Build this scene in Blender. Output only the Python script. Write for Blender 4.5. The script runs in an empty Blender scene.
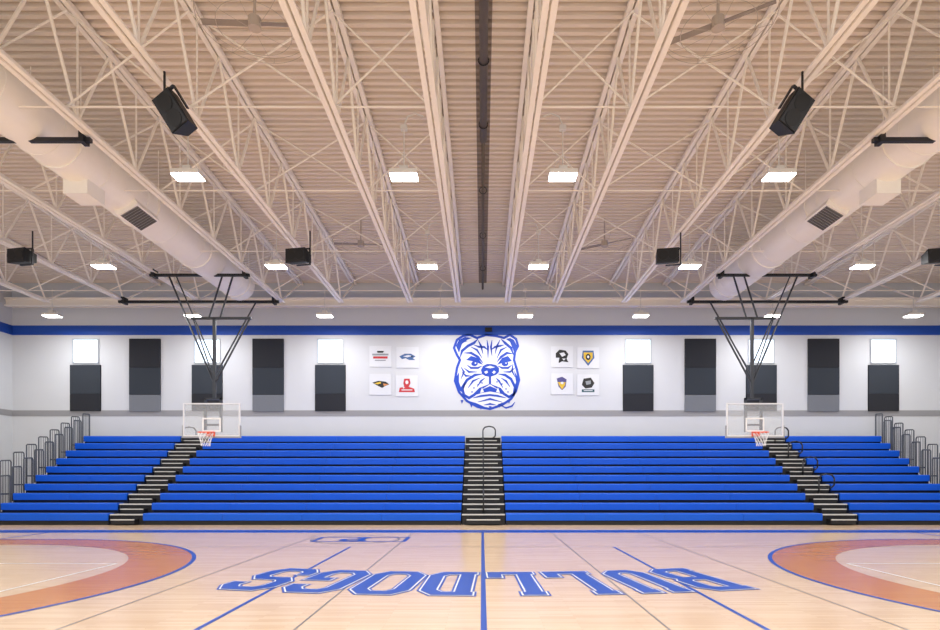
import bpy, math, random
from mathutils import Vector, Matrix
random.seed(4)
F=570.0; CH=1.68; WY=25.0
scene=bpy.context.scene
scene.view_settings.view_transform='Standard'
scene.view_settings.look='None'
scene.view_settings.exposure=0.08

def lin(c):
    r=[]
    for v in c:
        v/=255.0
        r.append(v/12.92 if v<=0.04045 else ((v+0.055)/1.055)**2.4)
    return r+[1.0]
MATS={}
def mat(name,rgb,rough=0.6,metal=0.0,emit=None,es=0,noise=0.0,nscale=8.0,bump=0.0,alpha=1.0,spec=0.5,coat=0.0):
    if name in MATS: return MATS[name]
    m=bpy.data.materials.new(name); m.use_nodes=True
    nt=m.node_tree; b=nt.nodes['Principled BSDF']
    c=lin(rgb)
    b.inputs['Base Color'].default_value=c
    b.inputs['Roughness'].default_value=rough
    b.inputs['Metallic'].default_value=metal
    b.inputs['Specular IOR Level'].default_value=spec
    b.inputs['Coat Weight'].default_value=coat
    b.inputs['Coat Roughness'].default_value=0.15
    b.inputs['Alpha'].default_value=alpha
    if emit:
        b.inputs['Emission Color'].default_value=lin(emit)
        b.inputs['Emission Strength'].default_value=es
    tc=nt.nodes.new('ShaderNodeTexCoord')
    nz=nt.nodes.new('ShaderNodeTexNoise'); nz.inputs['Scale'].default_value=nscale; nz.inputs['Detail'].default_value=3
    nt.links.new(tc.outputs['Object'],nz.inputs['Vector'])
    if noise>0:
        mx=nt.nodes.new('ShaderNodeMix'); mx.data_type='RGBA'
        mx.inputs['A'].default_value=[v*(1-noise) for v in c[:3]]+[1]
        mx.inputs['B'].default_value=[min(1,v*(1+noise)) for v in c[:3]]+[1]
        nt.links.new(nz.outputs['Fac'],mx.inputs['Factor'])
        nt.links.new(mx.outputs['Result'],b.inputs['Base Color'])
    if bump>0:
        bp=nt.nodes.new('ShaderNodeBump'); bp.inputs['Strength'].default_value=bump; bp.inputs['Distance'].default_value=0.01
        nt.links.new(nz.outputs['Fac'],bp.inputs['Height']); nt.links.new(bp.outputs['Normal'],b.inputs['Normal'])
    MATS[name]=m
    return m

def wood(name,c1,c2,c3,rough=0.2):
    m=bpy.data.materials.new(name); m.use_nodes=True
    nt=m.node_tree; b=nt.nodes['Principled BSDF']; L=nt.links.new
    tc=nt.nodes.new('ShaderNodeTexCoord')
    br=nt.nodes.new('ShaderNodeTexBrick'); br.offset=0.37
    br.inputs['Scale'].default_value=1.0
    br.inputs['Brick Width'].default_value=1.1; br.inputs['Row Height'].default_value=0.065
    br.inputs['Mortar Size'].default_value=0.0012
    br.inputs['Color1'].default_value=lin(c1); br.inputs['Color2'].default_value=lin(c2); br.inputs['Mortar'].default_value=lin(c3)
    L(tc.outputs['Object'],br.inputs['Vector'])
    mp=nt.nodes.new('ShaderNodeMapping'); mp.inputs['Scale'].default_value=(1.2,14,1)
    L(tc.outputs['Object'],mp.inputs['Vector'])
    nz=nt.nodes.new('ShaderNodeTexNoise'); nz.inputs['Scale'].default_value=1.5; nz.inputs['Detail'].default_value=4
    L(mp.outputs['Vector'],nz.inputs['Vector'])
    rp=nt.nodes.new('ShaderNodeValToRGB')
    rp.color_ramp.elements[0].color=(0.84,0.82,0.79,1); rp.color_ramp.elements[1].color=(1,1,1,1)
    L(nz.outputs['Fac'],rp.inputs['Fac'])
    mx=nt.nodes.new('ShaderNodeMix'); mx.data_type='RGBA'; mx.blend_type='MULTIPLY'; mx.inputs['Factor'].default_value=1
    L(br.outputs['Color'],mx.inputs['A']); L(rp.outputs['Color'],mx.inputs['B'])
    L(mx.outputs['Result'],b.inputs['Base Color'])
    b.inputs['Roughness'].default_value=rough
    MATS[name]=m
    return m

M_maple=wood('maple_floor',(228,200,168),(217,186,152),(188,156,124))
M_stain=wood('stained_maple',(206,136,68),(196,124,58),(166,102,50))
M_blueP=mat('court_blue_paint',(4,66,162),0.3,spec=0.25)
M_whiteP=mat('court_white_paint',(226,224,220),0.3,spec=0.3)
M_grayP=mat('court_gray_paint',(112,106,102),0.3,spec=0.3)
M_wall=mat('wall_paint',(206,209,213),0.75,noise=0.02,nscale=1.2,bump=0.05)
M_bstripe=mat('wall_blue_stripe',(18,72,168),0.6,noise=0.03)
M_gstripe=mat('wall_gray_stripe',(148,148,150),0.6,noise=0.03)
M_deck=mat('deck_steel',(232,219,204),0.6,noise=0.03,nscale=2)
M_fluteShade=mat('deck_flute_shade',(160,145,130),0.7,noise=0.04,nscale=2)  # shade in the flute recesses, painted as a darker deck colour
M_deckD=mat('deck_dark_strip',(138,126,116),0.7,noise=0.04)
M_steel=mat('painted_steel',(250,243,232),0.45,noise=0.02)
M_duct=mat('duct_fabric',(252,248,240),0.55,noise=0.02)
M_black=mat('black_steel',(24,26,30),0.45,noise=0.1)
M_mast=mat('mast_steel',(40,44,52),0.4,noise=0.1)
M_speaker=mat('speaker_cabinet',(10,10,12),0.6,noise=0.1)
M_grille=mat('speaker_grille',(20,20,24),0.5,noise=0.3,nscale=60)
M_seat=mat('seat_blue_plastic',(2,88,208),0.4,noise=0.05,nscale=3,spec=0.35)
M_under=mat('bleacher_understructure',(10,22,54),0.8,noise=0.1)
M_deckb=mat('bleacher_deck',(30,44,82),0.6,noise=0.1)
M_step=mat('aisle_step_black',(18,18,21),0.6,noise=0.1)
M_nose=mat('aisle_nosing',(206,206,202),0.5,noise=0.05)
M_rail=mat('guardrail_gray',(84,90,98),0.45,noise=0.05)
M_panelD=mat('acoustic_fabric_charcoal',(36,38,44),0.95,noise=0.12,nscale=40,bump=0.2)
M_panelG=mat('acoustic_fabric_slate',(48,54,62),0.95,noise=0.12,nscale=40,bump=0.2)
M_panelL=mat('acoustic_fabric_gray',(116,120,126),0.95,noise=0.08,nscale=40,bump=0.2)
M_pane=mat('window_pane',(225,238,250),0.1,emit=(222,238,255),es=1.1)
M_frame=mat('window_frame',(180,188,196),0.4,noise=0.03)
M_lens=mat('light_lens',(255,255,255),0.4,emit=(255,252,246),es=16)
M_house=mat('light_housing',(225,222,216),0.5,noise=0.02)
M_mural=mat('mural_blue',(10,64,178),0.6,noise=0.03)
M_muralW=mat('mural_white',(222,225,230),0.6,noise=0.02)
M_poster=mat('poster_board',(216,219,224),0.5,noise=0.02)
M_fan=mat('fan_gray',(186,174,162),0.5,noise=0.05)
M_fanb=mat('fan_blade_gray',(150,140,130),0.5,noise=0.05)
M_pipe=mat('curtain_roll_vinyl',(96,88,82),0.6,noise=0.08)
M_rim=mat('rim_orange',(226,84,40),0.4,noise=0.05)
M_net=mat('net_white',(235,235,235),0.8,noise=0.02)
M_glass=mat('backboard_glass',(215,222,228),0.1,alpha=0.22,noise=0.01)
M_bbframe=mat('backboard_frame',(222,223,226),0.4,noise=0.02)
M_pad=mat('backboard_pad',(150,152,156),0.7,noise=0.05)
M_boot=mat('grille_louver',(96,94,92),0.6,noise=0.05)

class B:
    def __init__(s,name): s.n=name; s.v=[]; s.f=[]; s.m=[]; s.ml=[]
    def mi(s,m):
        if m not in s.ml: s.ml.append(m)
        return s.ml.index(m)
    def add(s,vs,fs,m):
        o=len(s.v); s.v+= [tuple(v) for v in vs]; k=s.mi(m)
        for f in fs: s.f.append([o+i for i in f]); s.m.append(k)
    def box(s,x0,x1,y0,y1,z0,z1,m,M=None):
        vs=[Vector(p) for p in [(x0,y0,z0),(x1,y0,z0),(x1,y1,z0),(x0,y1,z0),(x0,y0,z1),(x1,y0,z1),(x1,y1,z1),(x0,y1,z1)]]
        if M: vs=[M@v for v in vs]
        s.add(vs,[(0,3,2,1),(4,5,6,7),(0,1,5,4),(1,2,6,5),(2,3,7,6),(3,0,4,7)],m)
    def tube(s,p,q,r,m,n=8,r2=None,cap=True):
        p=Vector(p); q=Vector(q); d=(q-p).normalized()
        a=d.orthogonal().normalized(); b=d.cross(a); r2=r if r2 is None else r2
        vs=[]
        for c,rr in ((p,r),(q,r2)):
            for i in range(n):
                t=2*math.pi*(i+.5)/n
                vs.append(c+a*math.cos(t)*rr+b*math.sin(t)*rr)
        fs=[(i,(i+1)%n,n+(i+1)%n,n+i) for i in range(n)]
        if cap: fs+=[tuple(range(n))[::-1],tuple(range(n,2*n))]
        s.add(vs,fs,m)
    def path(s,pts,r,m,n=8,closed=False):
        k=len(pts)
        for i in range(k if closed else k-1): s.tube(pts[i],pts[(i+1)%k],r,m,n)
    def ring(s,c,R,r,m,axis='Z',n=24,k=6):
        pts=[]
        for i in range(n):
            t=2*math.pi*i/n; a,b=R*math.cos(t),R*math.sin(t)
            pts.append(Vector(c)+Vector({'Z':(a,b,0),'Y':(a,0,b),'X':(0,a,b)}[axis]))
        s.path(pts,r,m,k,True)
    def ribbon(s,pts,w,m,fn,closed=False,ext=0.0):
        P=[Vector(p) for p in pts]; n=len(P)
        if not closed and ext:
            P[0]=P[0]-(P[1]-P[0]).normalized()*ext; P[-1]=P[-1]+(P[-1]-P[-2]).normalized()*ext
        L=[];R=[]
        for i in range(n):
            a=P[i]-P[i-1] if (i>0 or closed) else None
            b=P[(i+1)%n]-P[i] if (i<n-1 or closed) else None
            if a is None:a=b
            if b is None:b=a
            a=a.normalized();b=b.normalized()
            na=Vector((-a.y,a.x));nb=Vector((-b.y,b.x)); nn=(na+nb)
            if nn.length<1e-4: nn=na.copy()
            nn.normalize(); sc=min(2.0,1/max(.3,nn.dot(na)))
            ww=w[i] if isinstance(w,(list,tuple)) else w
            L.append(fn(*(P[i]+nn*ww/2*sc))); R.append(fn(*(P[i]-nn*ww/2*sc)))
        fs=[(i,n+i,n+(i+1)%n,(i+1)%n) for i in range(n if closed else n-1)]
        s.add(L+R,fs,m)
    def poly(s,pts,m,fn): s.add([fn(*p) for p in pts],[tuple(range(len(pts)))],m)
    def make(s,parent=None,smooth=False,loc=None):
        me=bpy.data.meshes.new(s.n); me.from_pydata(s.v,[],s.f)
        for m in s.ml: me.materials.append(m)
        for p,k in zip(me.polygons,s.m): p.material_index=k; p.use_smooth=smooth
        me.validate(); me.update()
        o=bpy.data.objects.new(s.n,me); scene.collection.objects.link(o)
        if loc: o.location=loc
        if parent: o.parent=parent
        return o

XL,XR,YB=-20.6,20.5,-7.0
def deckz(y): return 11.2-(y)*0.042
def fl(z): return lambda x,y:(x,y,z)
# ---------- floor
b=B('floor'); b.box(XL,XR,YB,WY,-0.2,0,M_maple); b.make()
# ---------- walls
b=B('wall_back'); b.box(XL-.3,XR+.3,WY,WY+.3,-.2,11.6,M_wall); b.make()
b=B('wall_left'); b.box(XL-.3,XL,YB,WY,-.2,11.6,M_wall); b.make()
b=B('wall_right'); b.box(XR,XR+.3,YB,WY,-.2,11.6,M_wall); b.make()
k=1
for (z0,z1,m) in ((7.86,8.28,M_bstripe),(4.30,4.56,M_gstripe)):
    b=B('trim_%d'%k); k+=1
    b.box(XL+.012,XR-.012,WY-.012,WY,z0,z1,m)
    b.box(XL,XL+.012,YB,WY,z0,z1,m); b.box(XR-.012,XR,YB,WY,z0,z1,m); b.make()
b=B('trim_3')
b.box(XL+.02,XR-.02,WY-.03,WY-.001,9.05,9.25,M_steel); b.make()
b=B('baseboard_left'); b.box(XL,XL+.02,YB,WY,0,.15,M_black); b.make()
b=B('baseboard_right'); b.box(XR-.02,XR,YB,WY,0,.15,M_black); b.make()
# ---------- ceiling deck : trapezoid flutes running across
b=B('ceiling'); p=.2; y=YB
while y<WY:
    for (a,c,za,zc,m) in ((0,.09,0,0,M_deck),(.09,.115,0,.085,M_deck),(.115,.175,.085,.085,M_fluteShade),(.175,.2,.085,0,M_deck)):
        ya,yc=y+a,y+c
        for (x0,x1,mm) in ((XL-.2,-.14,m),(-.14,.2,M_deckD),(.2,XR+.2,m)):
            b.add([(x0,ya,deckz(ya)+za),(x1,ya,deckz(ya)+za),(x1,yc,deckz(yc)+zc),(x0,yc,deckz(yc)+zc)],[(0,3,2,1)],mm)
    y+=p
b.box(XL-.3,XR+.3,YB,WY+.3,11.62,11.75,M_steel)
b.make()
# ---------- trusses
BZ=8.6; YE=22.7
JX=[.95,2.85,5.6,7.95,11.2,14.2,17.3]
PN=1.9
def truss(x):
    b=B('roof_truss')
    for dx in (-.07,.07):
        b.box(x+dx-.045,x+dx+.045,YB+.3,YE,BZ-.015,BZ+.015,M_steel)
        b.box(x+dx*.45-.015,x+dx*.45+.015,YB+.3,YE,BZ,BZ+.11,M_steel)
    y0,y1=YB+.05,WY-.02
    for dx in (-.07,.07):
        vs=[]
        for yy in (y0,y1):
            zz=deckz(yy)-.02
            vs+=[(x+dx-.05,yy,zz-.1),(x+dx+.05,yy,zz-.1),(x+dx+.05,yy,zz),(x+dx-.05,yy,zz)]
        b.add(vs,[(0,1,2,3),(7,6,5,4),(0,4,5,1),(1,5,6,2),(2,6,7,3),(3,7,4,0)],M_steel)
    yb=YE-.1; 
    b.tube((x,yb,BZ+.05),(x,WY-.1,deckz(WY)-.1),.035,M_steel,6)
    while yb>YB+2:
        ym=yb-PN/2; yn=yb-PN
        b.tube((x,yb,BZ+.05),(x,ym,deckz(ym)-.08),.032,M_steel,6)
        b.tube((x,ym,deckz(ym)-.08),(x,yn,BZ+.05),.032,M_steel,6)
        b.tube((x,yn,BZ+.05),(x,yn,deckz(yn)-.08),.02,M_steel,6)
        yb=yn
    b.make()
allJ=sorted([-x for x in JX]+[x+.05 for x in JX])
for x in allJ: truss(x)
for yy in (10.9,14.1,17.9,21.7):
    b=B('truss_bridging')
    zt=deckz(yy)-.16
    xs=allJ
    b.tube((XL+.05,yy,BZ+.14),(xs[6],yy,BZ+.14),.016,M_steel,6)
    b.tube((xs[7],yy,BZ+.14),(XR-.05,yy,BZ+.14),.016,M_steel,6)
    for i in range(len(xs)-1):
        if i==6: continue
        a,c=xs[i],xs[i+1]
        b.tube((a,yy,BZ+.14),(c,yy,zt),.02,M_steel,6); b.tube((a,yy+.06,zt),(c,yy+.06,BZ+.14),.02,M_steel,6)
    for (a,c) in ((XL+.05,xs[0]),(xs[-1],XR-.05)):
        b.tube((a,yy,zt),(c,yy,BZ+.14),.02,M_steel,6)
    b.make()
# eave beam near far wall
b=B('eave_beam'); b.box(XL+.05,XR-.05,WY-.5,WY-.3,9.0,9.06,M_steel); b.box(XL+.05,XR-.05,WY-.41,WY-.39,9.06,9.3,M_steel); b.box(XL+.05,XR-.05,WY-.5,WY-.3,9.3,9.36,M_steel); b.make()
# curtain roll & pipe
b=B('divider_curtain_roll'); b.tube((.03,YB+.3,9.7),(.03,13.6,9.7),.085,M_pipe,16); b.tube((.03,13.6,9.9),(.03,WY-.6,9.7),.045,M_pipe,10)
for yy in (-4,0,4,8,11,13,16,19,22): b.tube((.03,yy,9.7),(.03,yy,deckz(yy)-.02),.02,M_pipe,6); b.ring((.03,yy,9.7),.1,.012,M_black,'Y',14,5)
b.make(smooth=True)
# ---------- ducts
for sx in (-1,1):
    X=sx*9.35; Z=CH+7.35; R=.58
    b=B('air_duct')
    b.tube((X,YB+.3,Z),(X,22.0,Z),R,M_duct,64)
    b.tube((X,22.0,Z),(X,22.25,Z),R,M_duct,64,r2=R*.8)
    y=YB+1
    while y<22: 
        b.tube((X,y,Z),(X,y+.04,Z),R+.012,M_duct,64); y+=1.5
    for y in (6.0,15.0,):
        A=Matrix.Translation((X,y,Z))@Matrix.Rotation(sx*math.radians(30),4,'Y')
        b.box(-.3,.3,-.5,.5,-.66,-.45,M_duct,A)
        b.box(-.25,.25,-.44,.44,-.67,-.655,M_pad,A)
        for q in range(9): b.box(-.24,.24,-.42+q*.097,-.375+q*.097,-.69,-.665,M_boot,A)
    for y in (0,3,6,9,12,15,18,21):
        for d in (-.5,.5): b.tube((X+d*1.1,y+.5,Z),(X+d*1.1,y+.5,deckz(y+.5)-.02),.012,M_steel,5)
        b.tube((X,y+.48,Z),(X,y+.52,Z),R+.03,M_duct,64)
    b.box(X-.28,X+.28,13.1,13.7,Z-.85,Z-.5,M_duct)
    b.make(smooth=False)
# ---------- lights
LZ=8.17
for y in (-4.1,1.3,6.8,12.35,17.65,23.1):
    for X in (1.72,6.4,11.75,17.45):
        for sx in (-1,1):
            x=sx*X+.03; b=B('ceiling_light')
            w,d=.3,.17
            b.box(-w,w,-d,d,.03,.09,M_house)
            for (a0,a1,c0,c1) in ((-w,w,-d,-d+.012),(-w,w,d-.012,d),(-w,-w+.012,-d+.012,d-.012),(w-.012,w,-d+.012,d-.012)):
                b.box(a0,a1,c0,c1,-.003,.03,M_house)
            b.box(-w+.012,w-.012,-d+.012,d-.012,-.03,.03,M_lens)
            b.box(-.09,.09,-.09,.09,.09,.2,M_house)
            b.tube((0,0,.2),(0,0,1.1),.014,M_house,6)
            if X<3:
                b.path([(0,0,1.1),(-.08*sx,0,1.3),(-.25*sx,0,1.36),(-.42*sx,0,1.3)],.016,M_house,6)
                b.box(-.07,.07,-.05,.05,1.0,1.1,M_house)
            for e in (-.25,.25): b.tube((e,0,.09),(0,0,.5),.006,M_house,4)
            o=b.make(loc=(x,y,LZ))
            L=bpy.data.lights.new('lamp','AREA'); L.shape='RECTANGLE'; L.size=.56; L.size_y=.3; L.energy=103; L.color=(.99,.99,1)
            lo=bpy.data.objects.new('lamp',L); scene.collection.objects.link(lo); lo.parent=o; lo.location=(0,0,-.035)
# ---------- fans
for (x,y) in ((-3.95,9.9),(4.1,9.9),(-4.1,19.3),(4.15,19.3)):
    b=B('ceiling_fan')
    b.tube((0,0,-.08),(0,0,.1),.11,M_fan,16); b.tube((0,0,.1),(0,0,1.4),.025,M_fan,8)
    for r,z in ((.95,0),(.95,.1),(.62,-.09)): b.ring((0,0,z),r,.006,M_fan,'Z',32,4)
    for i in range(8):
        t=i*math.pi/4; c,s_=math.cos(t),math.sin(t)
        b.path([(c*.12,s_*.12,-.11),(c*.6,s_*.6,-.09),(c*.95,s_*.95,0),(c*.95,s_*.95,.1)],.004,M_fan,4)
    for i in range(2):
        A=Matrix.Rotation(i*math.pi+(.05 if x<0 else 2.6),4,'Z')@Matrix.Rotation(.2,4,'X')
        b.box(.1,.9,-.055,.055,.0,.012,M_fanb,A)
    b.make(loc=(x,y,CH+7.85))
# ---------- loudspeakers
def speaker(x,y,z,roll,pitch,yaw,s=1):
    b=B('loudspeaker')
    A=Matrix.Rotation(yaw,4,'Z')@Matrix.Rotation(roll,4,'Y')@Matrix.Rotation(pitch,4,'X')
    w,h,d=.28*s,.42*s,.25*s
    pts=[(-w,-d,-h),(w,-d,-h),(w*.6,d,-h),(-w*.6,d,-h),(-w,-d,h),(w,-d,h),(w*.6,d,h),(-w*.6,d,h)]
    b.add([A@Vector(p) for p in pts],[(0,3,2,1),(4,5,6,7),(0,1,5,4),(1,2,6,5),(2,3,7,6),(3,0,4,7)],M_speaker)
    b.box(-w*.9,w*.9,-d-.02,-d,-h*.94,h*.94,M_grille,A)
    for e in (-.45,.45): 
        c=A@Vector((0,-d-.02,e*h)); n=A.to_3x3()@Vector((0,-1,0))
        b.tube(c,c+n*.012,.7*w,M_speaker,20)
    for e in (-1,1): b.box(e*w*1.12-.012,e*w*1.12+.012,-.03,.03,-.05,h+.06,M_black,A)
    b.box(-w*1.12,w*1.12,-.03,.03,h+.04,h+.07,M_black,A)
    top=A@Vector((0,0,h+.06)); b.tube(top,(top.x,top.y,BZ-z+.05),.02,M_black,8)
    b.make(loc=(x,y,z))
speaker(-5.3,9.9,CH+6.3,-.45,.35,-.3,.7); speaker(5.35,9.9,CH+6.3,.45,.35,.3,.7)
for x in (-13.15,-5.25,5.3,13.0):
    speaker(x,16.3,CH+6.25,math.radians(90),.2,0,.72)
# ---------- support bars for near baskets
for sx in (-1,1):
    b=B('basket_support_bar')
    b.box(min(sx*7.95,sx*13),max(sx*7.95,sx*13),11.55,11.64,BZ-.13,BZ-.05,M_black)
    b.box(sx*8.1-.05,sx*8.1+.05,11.5,11.7,BZ-.16,BZ+.08,M_black)
    b.box(sx*11.2-.05,sx*11.2+.05,11.5,11.7,BZ-.16,BZ+.08,M_black)
    b.make()
# ---------- basketball hoops
for sx in (-1,1):
    X=sx*8.72+.04; D=18.3; b=B('basketball_hoop')
    def bx(xa,xb,y0,y1,z0,z1,m):
        xa,xb=X-sx*xa,X-sx*xb; b.box(min(xa,xb),max(xa,xb),y0,y1,z0,z1,m)
    P=lambda u,y,z:(X-sx*u,y,z)
    bx(-5.6,.7,22.35,22.45,BZ-.12,BZ-.03,M_black)
    bx(-2.65,.75,19.4,19.5,BZ-.11,BZ-.03,M_black)
    for u in (-2.5,.6): bx(u-.05,u+.05,19.3,19.6,BZ-.15,BZ+.1,M_black)
    for u in (-5.4,.5): bx(u-.05,u+.05,22.3,22.6,BZ-.15,BZ+.1,M_black)
    bx(-.75,1.2,18.45,18.53,6.76,6.83,M_black)
    b.box(X-.045,X+.045,18.45,18.54,4.2,6.8,M_mast)
    b.tube(P(-.18,18.5,6.8),P(-.18,19.45,BZ-.08),.03,M_mast); b.tube(P(.18,18.5,6.8),P(.18,19.45,BZ-.08),.03,M_mast)
    b.tube(P(-2.0,19.45,BZ-.1),P(-.04,18.5,4.75),.03,M_mast); b.tube(P(-1.75,19.45,BZ-.1),P(-.04,18.55,5.3),.022,M_mast)
    b.tube(P(1.15,18.5,6.8),P(.05,18.5,4.75),.03,M_mast); b.tube(P(-.7,18.5,6.8),P(-.05,18.5,4.9),.022,M_mast)
    b.tube(P(0,18.5,4.9),P(-.2,22.4,BZ-.08),.03,M_mast)
    b.box(X-.28,X+.28,18.36,18.46,3.3,3.36,M_mast); b.box(X-.28,X+.28,18.36,18.46,4.14,4.2,M_mast)
    b.box(X-.28,X-.22,18.36,18.46,3.1,4.2,M_mast); b.box(X+.22,X+.28,18.36,18.46,3.1,4.2,M_mast)
    z0,z1,w=2.95,4.02,.915
    b.box(X-w+.03,X+w-.03,D,D+.015,z0+.03,z1-.03,M_glass)
    for (a0,a1,c0,c1) in ((-w,w,z0,z0+.04),(-w,w,z1-.04,z1),(-w,-w+.04,z0+.04,z1-.04),(w-.04,w,z0+.04,z1-.04)):
        b.box(X+a0,X+a1,D-.02,D+.04,c0,c1,M_bbframe)
    for (a0,a1,c0,c1) in ((-.3,.3,3.1,3.15),(-.3,.3,3.5,3.55),(-.3,-.25,3.15,3.5),(.25,.3,3.15,3.5)):
        b.box(X+a0,X+a1,D-.008,D-.002,c0,c1,M_net)
    b.box(X-w-.02,X+w+.02,D-.03,D+.05,z0-.05,z0,M_pad)
    b.box(X-w-.02,X-w,D-.03,D+.05,z0,z0+.35,M_pad); b.box(X+w,X+w+.02,D-.03,D+.05,z0,z0+.35,M_pad)
    b.box(X-.12,X+.12,D-.1,D-.02,2.95,3.1,M_rim); b.box(X-.06,X+.06,D-.18,D-.1,3.02,3.05,M_rim)
    cy=D-.4; b.ring((X,cy,3.05),.23,.014,M_rim,'Z',24,6)
    N=12; lv=[(.23,3.04),(.2,2.93),(.165,2.82),(.14,2.72),(.13,2.62)]
    for j in range(len(lv)-1):
        for i in range(N):
            for sgn in (-1,1):
                a=2*math.pi*(i+.5*(j%2))/N; c=a+sgn*math.pi/N
                b.tube((X+lv[j][0]*math.cos(a),cy+lv[j][0]*math.sin(a),lv[j][1]),(X+lv[j+1][0]*math.cos(c),cy+lv[j+1][0]*math.sin(c),lv[j+1][1]),.005,M_net,4,cap=False)
    b.make()
# ---------- bleachers
Y0=19.5; RD=.52; Z0=.40; RR=.331; NR=10
secs=[(-16.9,-12.8),(-11.6,-.72),(.82,11.65),(12.9,16.95)]
aisles=[(-12.8,-11.6),(-.72,.82),(11.65,12.9)]
b=B('bleachers')
for (xa,xb) in secs:
    for i in range(NR):
        y=Y0+i*RD; z=Z0+i*RR
        n=max(1,round((xb-xa)/2.7)); w=(xb-xa)/n
        for j in range(n):
            a=xa+j*w+.004; c=xa+(j+1)*w-.004
            prof=[(0,-.245),(-.012,-.04),(.0,-.012),(.03,0),(.33,-.004),(.35,-.03),(.35,-.06),(.05,-.07),(.035,-.245)]
            vs=[(a,y+p,z+q) for p,q in prof]+[(c,y+p,z+q) for p,q in prof]; k=len(prof)
            b.add(vs,[(q,q+k,(q+1)%k+k,(q+1)%k) for q in range(k)]+[tuple(range(k)),tuple(range(2*k-1,k-1,-1))],M_seat)
        b.box(xa,xb,y+.1,y+.12,z-.4 if i else 0.02,z-.07,M_under)
        zd=z-.36
        if i: b.box(xa,xb,y-.17,y+.12,zd+.0,zd+.03,M_deckb)
    b.box(xa,xb,Y0+.05,Y0+.1,0,.14,M_step)
    for xe in (xa+.01,xb-.03):
        for i in range(NR): b.box(xe,xe+.02,Y0+i*RD+.04,Y0+(i+1)*RD+.04,0,Z0+i*RR-.22,M_under)
for (xa,xb) in aisles:
    for i in range(NR):
        y=Y0+i*RD; zt=Z0+i*RR-.36+RR
        xa2,xb2=xa+.03,xb-.03
        b.box(xa2,xb2,y+.1,y+RD+.1,0,zt-.03,M_step)
        b.box(xa2,xb2,y+.08,y+RD+.1,zt-.03,zt,M_step)
        b.box(xa2,xb2,y+.06,y+.1,zt-.04,zt+.004,M_nose)
        zh=zt-RR/2
        if zh>.08:
            b.box(xa+.2,xb-.2,y-.16,y+.1,max(0,zt-RR),zh,M_step)
            b.box(xa+.2,xb-.2,y-.18,y-.14,zh-.03,zh+.004,M_nose)
b.make()
def loop(x,i,h=.85):
    b=B('aisle_handrail'); y=Y0+i*RD+.3; z=Z0+i*RR-.36+RR
    b.path([(x,y,z),(x,y,z+h-.12),(x,y-.04,z+h-.04),(x,y-.12,z+h),(x,y-.5,z+h-.2),(x,y-.56,z+h-.28),(x,y-.56,z+h-.4),(x,y-.5,z+h-.5),(x,y,z+h-.45)],.026,M_black,8)
    b.box(x-.07,x+.07,y-.07,y+.07,z,z+.02,M_black)
    b.make(smooth=True)
def wide(x,i,w,h=.85):
    b=B('aisle_handrail'); y=Y0+i*RD+.3; z=Z0+i*RR-.36+RR
    b.path([(x-w,y,z),(x-w,y,z+h-.15),(x-w*.7,y,z+h-.04),(x,y,z+h),(x+w*.7,y,z+h-.04),(x+w,y,z+h-.15),(x+w,y,z+h-.4),(x+w*.6,y,z+h-.5),(x-w,y,z+h-.5)],.028,M_black,8)
    b.box(x-w-.07,x-w+.07,y-.07,y+.07,z,z+.02,M_black)
    b.make(smooth=True)
for i in (0,2,4,6): loop(.05,i)
wide(.3,8,.26,.75)
for (x,ii) in ((12.25,(8,6,4,2)),(-12.2,(8,))):
    for i in ii: wide(x+(.35 if x>0 else -.1),i,.28,.72)
# end guardrails
for x in (-16.98,17.03):
    b=B('bleacher_guardrail')
    for i in range(NR):
        y0=Y0+i*RD+.06; y1=y0+RD-.1; z0=Z0+i*RR-.3; z1=Z0+i*RR+.95
        b.path([(x,y0,z0),(x,y0,z1-.05),(x,y0+.03,z1),(x,y1-.03,z1+.02),(x,y1,z1-.04),(x,y1,z0)],.026,M_rail,6)
        for q in range(1,5): yy=y0+(y1-y0)*q/5; b.tube((x,yy,z0+.1),(x,yy,z1),.009,M_rail,5)
        b.tube((x,y0,z0+.1),(x,y1,z0+.1),.014,M_rail,6)
    b.make()
for sx in (-1,1):
    b=B('end_stair_rail')
    for i in range(7):
        y=Y0+1.2+i*.6; z1=2.2+i*.33; x=sx*(17.5)
        b.path([(x,y,0),(x,y,z1),(x,y+.05,z1+.04),(x,y+.43,z1+.06),(x,y+.48,z1),(x,y+.48,0)],.024,M_rail,6)
        for q in (.12,.24,.36): b.tube((x,y+q,.4),(x,y+q,z1+.05),.009,M_rail,5)
        b.box(x-.25 if sx>0 else x,x if sx>0 else x+.25,y,y+.5,z1-1.2,z1-1.15,M_deckb)
    b.make()
# ---------- windows & acoustic panels
def wx(px,D=WY): return (px-482)*D/F
def wz(py,D=WY): return CH+(476-py)*D/F
for k,px in enumerate((86,207.5,330.5,638,761,883)):
    b=B('window_%d'%(k+1)); x=wx(px); w=.53; z0,z1=wz(362.5),wz(340)
    b.box(x-w,x+w,WY-.02,WY-.005,z0,z1,M_pane)
    for (a0,a1,c0,c1) in ((x-w-.05,x+w+.05,z0-.05,z0),(x-w-.05,x+w+.05,z1,z1+.05),(x-w-.05,x-w,z0,z1),(x+w,x+w+.05,z0,z1)):
        b.box(a0,a1,WY-.05,WY,c0,c1,M_frame)
    b.make()
    b=B('acoustic_panel'); z0,z1=wz(411),wz(365.2)
    zm=wz(394)
    b.box(x-.66,x+.66,WY-.07,WY-.001,zm+.005,z1,M_panelG); b.box(x-.66,x+.66,WY-.07,WY-.001,z0,zm-.005,M_panelD)
    b.box(x-.67,x+.67,WY-.02,WY-.001,z0-.01,z1+.01,M_panelD); b.make()
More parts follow.
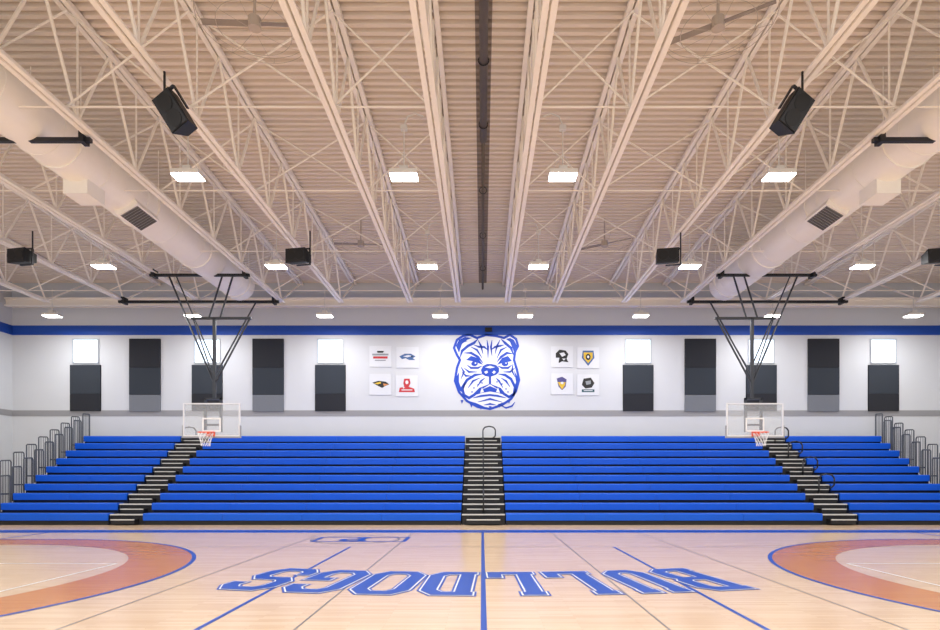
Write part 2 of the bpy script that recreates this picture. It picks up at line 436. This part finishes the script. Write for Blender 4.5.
for px in (145.5,268.5,700,823):
    b=B('acoustic_panel'); x=wx(px); z0,z1=wz(411.5),wz(339); zm=wz(395)
    b.box(x-.68,x+.68,WY-.07,WY-.001,wz(368)+.005,z1,M_panelD)
    b.box(x-.68,x+.68,WY-.07,WY-.001,zm+.005,wz(368)-.005,M_panelG)
    b.box(x-.68,x+.68,WY-.06,WY-.001,z0,zm-.005,M_panelL); b.make()
# ---------- bulldog mural
b=B('bulldog_mural')
def mf(d): return lambda u,v:(wx(454+u),WY-d,wz(334+v))
W,Bl=M_muralW,M_mural
head=[(3,21),(0,14),(3,6),(9,2),(16,1),(23,4),(32,1),(42,2),(50,4),(56,1),(62,5),(64,12),(61,18),(60,26),(63,36),(65,46),(62,57),(57,65),(48,71),(36,75),(24,73),(13,67),(5,58),(1,47),(3,34),(6,26)]
b.poly(head[::-1],W,mf(.006))
def st(p,w=1.5,closed=False): b.ribbon(p,w,Bl,mf(.012),closed)
def fp(p): b.poly(p,Bl,mf(.010))
st(head,2.4,True)
def tw(n,w): return [.5]+[w]*(n-2)+[.5]
def s2(p,w=2.0): st(p,tw(len(p),w))
s2([(6,24),(8,17),(14,12),(20,9),(24,5)],2.6); s2([(4,10),(8,8),(13,7)]); fp([(2,12),(5,6),(11,3),(18,4),(13,6),(8,10),(5,19)])
s2([(60,22),(57,14),(51,9),(47,5)],2.6); fp([(63,12),(60,6),(56,4),(52,5),(56,8),(58,13),(60,18)])
s2([(24,6),(27,12),(29,20)]); s2([(46,6),(43,12),(41,20)]); s2([(33,6),(34,13),(34,24)]); s2([(38,6),(37,13),(38,22)]); s2([(17,13),(23,16),(28,24)]); s2([(53,13),(47,16),(43,24)])
s2([(20,11),(25,13),(30,13),(34,16)]); s2([(50,11),(46,12),(41,13),(37,16)])
s2([(10,19),(17,19),(24,23),(29,29)],2.4); s2([(59,20),(53,19),(47,23),(43,28)],2.4)
fp([(12,26),(17,22),(24,24),(29,31),(24,29),(17,27)]); fp([(58,27),(54,22),(48,24),(43,31),(48,29),(54,28)])
for c in ((20.5,29.8),(51,29.8)):
    b.poly([(c[0]+3.4*math.cos(t*.6283),c[1]+2.5*math.sin(t*.6283)) for t in range(10)],Bl,mf(.014))
    b.poly([(c[0]+1+.9*math.cos(t*1.047),c[1]-.6+.8*math.sin(t*1.047)) for t in range(6)],W,mf(.018))
s2([(13,31),(17,34),(24,34),(28,32)]); s2([(58,31),(54,34),(48,34),(44,32)]); s2([(10,34),(15,38),(23,38)]); s2([(61,34),(56,38),(49,38)]); s2([(8,38),(12,42),(17,42)])
fp([(27,36),(29,32),(33,30),(37,30),(42,31),(45,34),(45,38),(42,41),(36,43),(31,42),(28,40)])
b.poly([(30,38),(33,36.5),(34,38.5),(32,40)],W,mf(.016)); b.poly([(42,38),(40,36.5),(38,38.5),(40,40)],W,mf(.016)); b.poly([(31,33.4),(36,31.8),(41,33.4),(36,34.4)],W,mf(.016))
st([(36,42),(36,50)],2.2)
s2([(29,40),(21,41),(13,46),(8,54),(10,61),(15,64),(20,61),(26,55),(36,50)],2.6)
s2([(44,40),(51,41),(57,45),(61,53),(60,60),(55,63),(50,60),(46,55),(36,50)],2.6)
s2([(26,44),(19,47),(14,54)]); s2([(47,44),(52,47),(56,53)]); s2([(31,44),(27,47),(23,53)]); s2([(42,44),(45,47),(49,54)])
for c in ((24,51),(20,54),(28,49),(48,50),(52,55),(43,48),(18,58),(54,58)):
    fp([(c[0]-1,c[1]),(c[0],c[1]-1),(c[0]+1,c[1]),(c[0],c[1]+1)])
fp([(21,61),(27,56),(36,52),(45,56),(51,61),(44,59),(36,57.5),(28,59)])
b.poly([(26,59),(28,53.5),(30,58)],W,mf(.016)); b.poly([(46,59),(44,53.5),(42,58)],W,mf(.016))
s2([(19,64),(27,62),(36,61),(44,62),(52,64)]); s2([(24,68),(36,65),(48,68)]); s2([(30,71),(36,70),(42,71)])
fp([(2,44),(5,38),(5,48),(9,59),(6,57),(2,51)]); fp([(64,44),(60,36),(62,48),(59,58),(62,56),(65,50)])
s2([(7,33),(10,38),(7,45)]); s2([(59,30),(58,37),(61,43)]); fp([(8,61),(15,67),(22,69),(32,73.5),(22,72),(12,67)]); fp([(61,60),(54,67),(47,69),(39,73.5),(48,71),(57,65)])
s2([(12,48),(10,52),(9,57)],1.6); s2([(46,71),(52,74),(58,72),(61,68)],1.6)
for i in range(6):
    u=8+i*9.4; v=66+6.5*math.sin(i/5*math.pi); fp([(u-1.6,v),(u+1.6,v),(u,v+4)])
b.make()
b=B('exit_sign'); b.box(wx(485),wx(492),WY-.1,WY-.012,wz(332),wz(328),M_black); b.make()
b=B('wall_speaker'); b.box(XL,XL+.15,22.8,23.1,5.9,6.15,M_black); b.box(XL+.15,XL+.17,22.83,23.07,5.93,6.12,M_grille); b.make()
# ---------- team posters
def poster(px,py,shapes,w=11,h=10.5):
    b=B('team_logo_poster')
    b.box(wx(px-w),wx(px+w),WY-.03,WY-.001,wz(py+h),wz(py-h),M_poster)
    for j,(col,pts) in enumerate(shapes):
        m=mat('logo_%d_%d_%d'%col,col,0.5,noise=0.03)
        d=.034+.002*j
        b.poly([(px+u*.9,py+v*.9) for u,v in pts],m,lambda x,y,d=d:(wx(x),WY-d,wz(y)))
    b.make()
def ell(cx,cy,rx,ry,n=14): return [(cx+rx*math.cos(2*math.pi*i/n),cy+ry*math.sin(2*math.pi*i/n)) for i in range(n)]
RED=(190,44,54);BLK=(24,24,26);NAV=(62,98,150);YEL=(214,178,48);GRY=(140,146,152);WHT=(220,222,226);ORG=(216,140,80);TEAL=(30,80,90);PUR=(76,72,130)
poster(380.5,356.5,[(GRY,[(-9,-3),(9,-3),(9,-1),(-9,-1)]),(RED,[(-8,0),(8,0),(8,2.5),(-8,2.5)]),(BLK,[(-4,-6),(4,-6),(3,-4),(-3,-4)]),(GRY,[(-6,4),(6,4),(6,5),(-6,5)])])
poster(407.5,357.5,[(NAV,[(-9,-1),(-3,-4),(4,-4),(9,-1),(6,1),(9,3),(2,3),(-2,1),(-6,2)]),(WHT,[(-5,-1),(1,-2.6),(5,-1.5),(0,0)]),(BLK,ell(5,-1,1,.8,8))])
poster(380.5,384.5,[(BLK,[(-9,-2),(-2,-4),(6,-3),(10,0),(5,2),(2,4),(-4,1)]),(ORG,[(3,-1),(9,0),(4,2)]),(YEL,[(-7,-1),(0,-3),(1,-1),(-3,0)])])
poster(407,386,[(RED,[(-3,-8),(3,-8),(4,-3),(2,1),(8,3),(9,7),(-9,7),(-8,2),(-3,1),(-4,-3)]),(WHT,[(-6,4),(6,4),(6,5),(-6,5)]),(WHT,ell(0,-4,1.8,2.2,8)),(WHT,[(-5,1),(-2,2),(-4,3)])])
poster(562,357,[(BLK,[(-7,-4),(-3,-8),(4,-7),(7,-3),(5,2),(7,6),(0,5),(-4,7),(-3,1),(-7,1)]),(WHT,[(-3,-4),(2,-5),(4,-2),(0,0)]),(WHT,[(0,2),(4,2),(2,4)])])
poster(588,358,[(NAV,[(-6,-8),(6,-8),(7,0),(0,9),(-7,0)]),(YEL,[(-5,-6),(5,-6),(5,0),(0,6),(-5,0)]),(BLK,ell(0,-1,2.8,3.6,10)),(WHT,ell(0,-1,1.2,1.6,8))])
poster(562,384,[(PUR,[(-6,-6),(0,-8),(5,-5),(4,3),(0,7),(-4,3)]),(YEL,[(-5,-2),(4,-2),(3,2),(0,6),(-3,2)]),(WHT,ell(0,-1,1.8,1.4,8))])
poster(588,385,[(BLK,[(-5,-7),(3,-8),(7,-2),(4,3),(-3,4),(-7,0)]),(GRY,[(-3,-4),(3,-5),(3,-1),(-2,0)]),(TEAL,[(-7,5),(7,5),(7,8),(-7,8)]),(WHT,[(-5,6),(5,6),(5,6.8),(-5,6.8)])])
# ---------- court markings
b=B('court_lines')
def seg(x0,y0,x1,y1,w,m,z=.002): b.ribbon([(x0,y0),(x1,y1)],w,m,fl(z))
b.box(XL+.3,XR-.3,16.9,17.7,0.0005,.0022,M_blueP)
seg(.02,YB+.5,.02,17.0,.07,M_blueP,.003)
for sx in (-1,1):
    seg(sx*3.12,4,sx*3.12,13.5,.06,M_blueP,.003)
    seg(sx*2.05,YB+.5,sx*2.05,16.9,.025,M_grayP)
    seg(sx*4.65,YB+.5,sx*4.65,16.9,.025,M_grayP)
    cx=sx*11.35; cy=9.1
    def arc(r0,r1,m,z,a0,a1,n=60):
        vs=[];fs=[]
        for i in range(n+1):
            t=a0+(a1-a0)*i/n
            for r in (r0,r1): vs.append((cx-sx*r*math.cos(t),cy+r*math.sin(t),z))
        for i in range(n): fs.append((2*i,2*i+1,2*i+3,2*i+2) if sx<0 else (2*i+2,2*i+3,2*i+1,2*i))
        b.add(vs,fs,m)
    h=math.pi/2
    arc(4.85,5.99,M_stain,.002,-h,h); arc(5.99,6.07,M_blueP,.004,-h,h)
    for s in (-1,1):
        b.box(min(cx,cx+sx*1.5),max(cx,cx+sx*1.5),min(cy+s*4.85,cy+s*5.99),max(cy+s*4.85,cy+s*5.99),.0005,.002,M_stain)
        b.box(min(cx,cx+sx*1.5),max(cx,cx+sx*1.5),cy+s*6.03-.04,cy+s*6.03+.04,.0005,.004,M_blueP)
    xk=sx*7.0; 
    for s in (-1,1): seg(xk,cy+s*1.83,sx*12.8,cy+s*1.83,.05,M_whiteP,.003)
    seg(xk,cy-1.83,xk,cy+1.83,.05,M_whiteP,.003)
    seg(sx*12.85,1.5,sx*12.85,17.0,.08,M_blueP,.0045)
seg(-12.8,13.5,12.8,13.5,.03,M_grayP); seg(-12.8,4.6,12.8,4.6,.05,M_grayP)
b.make()
G={'B':[([(.2,0),(.2,1)],0),([(0,1),(.8,1),(1,.9),(1,.6),(.86,.5),(.2,.5)],0),([(.86,.5),(1,.4),(1,.1),(.8,0),(0,0)],0)],
'U':[([(.12,1),(.12,.12),(.32,0),(.68,0),(.88,.12),(.88,1)],0),([(-.05,1),(.32,1)],0),([(.68,1),(1.05,1)],0)],
'L':[([(.22,1),(.22,0)],0),([(0,1),(.45,1)],0),([(0,0),(1,0),(1,.24)],0)],
'D':[([(0,1),(.78,1),(1,.86),(1,.14),(.78,0),(0,0)],0),([(.2,0),(.2,1)],0)],
'O':[([(.22,0),(.78,0),(1,.14),(1,.86),(.78,1),(.22,1),(0,.86),(0,.14)],1)],
'G':[([(1,.74),(1,.86),(.78,1),(.22,1),(0,.86),(0,.14),(.22,0),(.78,0),(1,.14),(1,.44),(.55,.44)],0)],
'S':[([(1,.74),(1,.87),(.8,1),(.2,1),(0,.87),(0,.62),(.2,.5),(.8,.5),(1,.38),(1,.13),(.8,0),(.2,0),(0,.13),(0,.26)],0)],
'P':[([(.2,0),(.2,1)],0),([(0,1),(.8,1),(1,.9),(1,.55),(.8,.45),(.2,.45)],0),([(0,0),(.45,0)],0)]}
b=B('bulldogs_court_lettering')
R=16.0; pitch=1.0; lw,lh=.64,1.68
for i,ch in enumerate('BULLDOGS'):
    a=((i-3.5)*pitch)/R
    cxx=.05-R*math.sin(a); cyy=8.95+R*(1-math.cos(a))
    def fn(u,v,z,a=a,cxx=cxx,cyy=cyy):
        return (cxx-(u*math.cos(a)+v*math.sin(a)), cyy-(v*math.cos(a)-u*math.sin(a)), z)
    for (w,m,z) in ((.335,M_blueP,.004),(.275,M_whiteP,.007),(.225,M_blueP,.010)):
        for j,(pts,cl) in enumerate(G[ch]):
            P=[((u-.5)*lw,(v-.5)*lh) for u,v in pts]
            b.ribbon(P,w,m,lambda u,v,z=z+j*.0007,fn=fn:fn(u,v,z),closed=bool(cl),ext=0 if cl else w/2-.09)
b.make()
b=B('small_court_logo')
cx,cy=-3.35,15.1
b.ribbon([(cx+1.15*math.cos(t*math.pi/16),cy+.95*math.sin(t*math.pi/16)) for t in range(32)],.06,M_grayP,fl(.003),True)
b.ribbon([(cx-1.0,cy-.5),(cx+1.35,cy-.5),(cx+1.35,cy+.5),(cx-1.0,cy+.5)],.1,M_blueP,fl(.004),True)
for j,(pts,cl) in enumerate(G['P']):
    b.ribbon([(cx+.3-u*.6,cy+.33-v*.66) for u,v in pts],.17,M_blueP,fl(.005+j*.0007),False,.05)
b.make()
# ---------- world
w=bpy.data.worlds.new('World'); scene.world=w; w.use_nodes=True
bg=w.node_tree.nodes['Background']; bg.inputs['Color'].default_value=(.92,.96,1,1); bg.inputs['Strength'].default_value=1.2  # added fill light, entering where the wall behind the camera is left out
# ---------- camera
cd=bpy.data.cameras.new('camera'); cam=bpy.data.objects.new('camera',cd); scene.collection.objects.link(cam)
cam.location=(0,0,CH); cam.rotation_euler=(math.pi/2,0,0)
cd.sensor_width=36; cd.lens=36*F/940; cd.shift_x=-12/940; cd.shift_y=161/940; cd.clip_end=200
scene.camera=cam
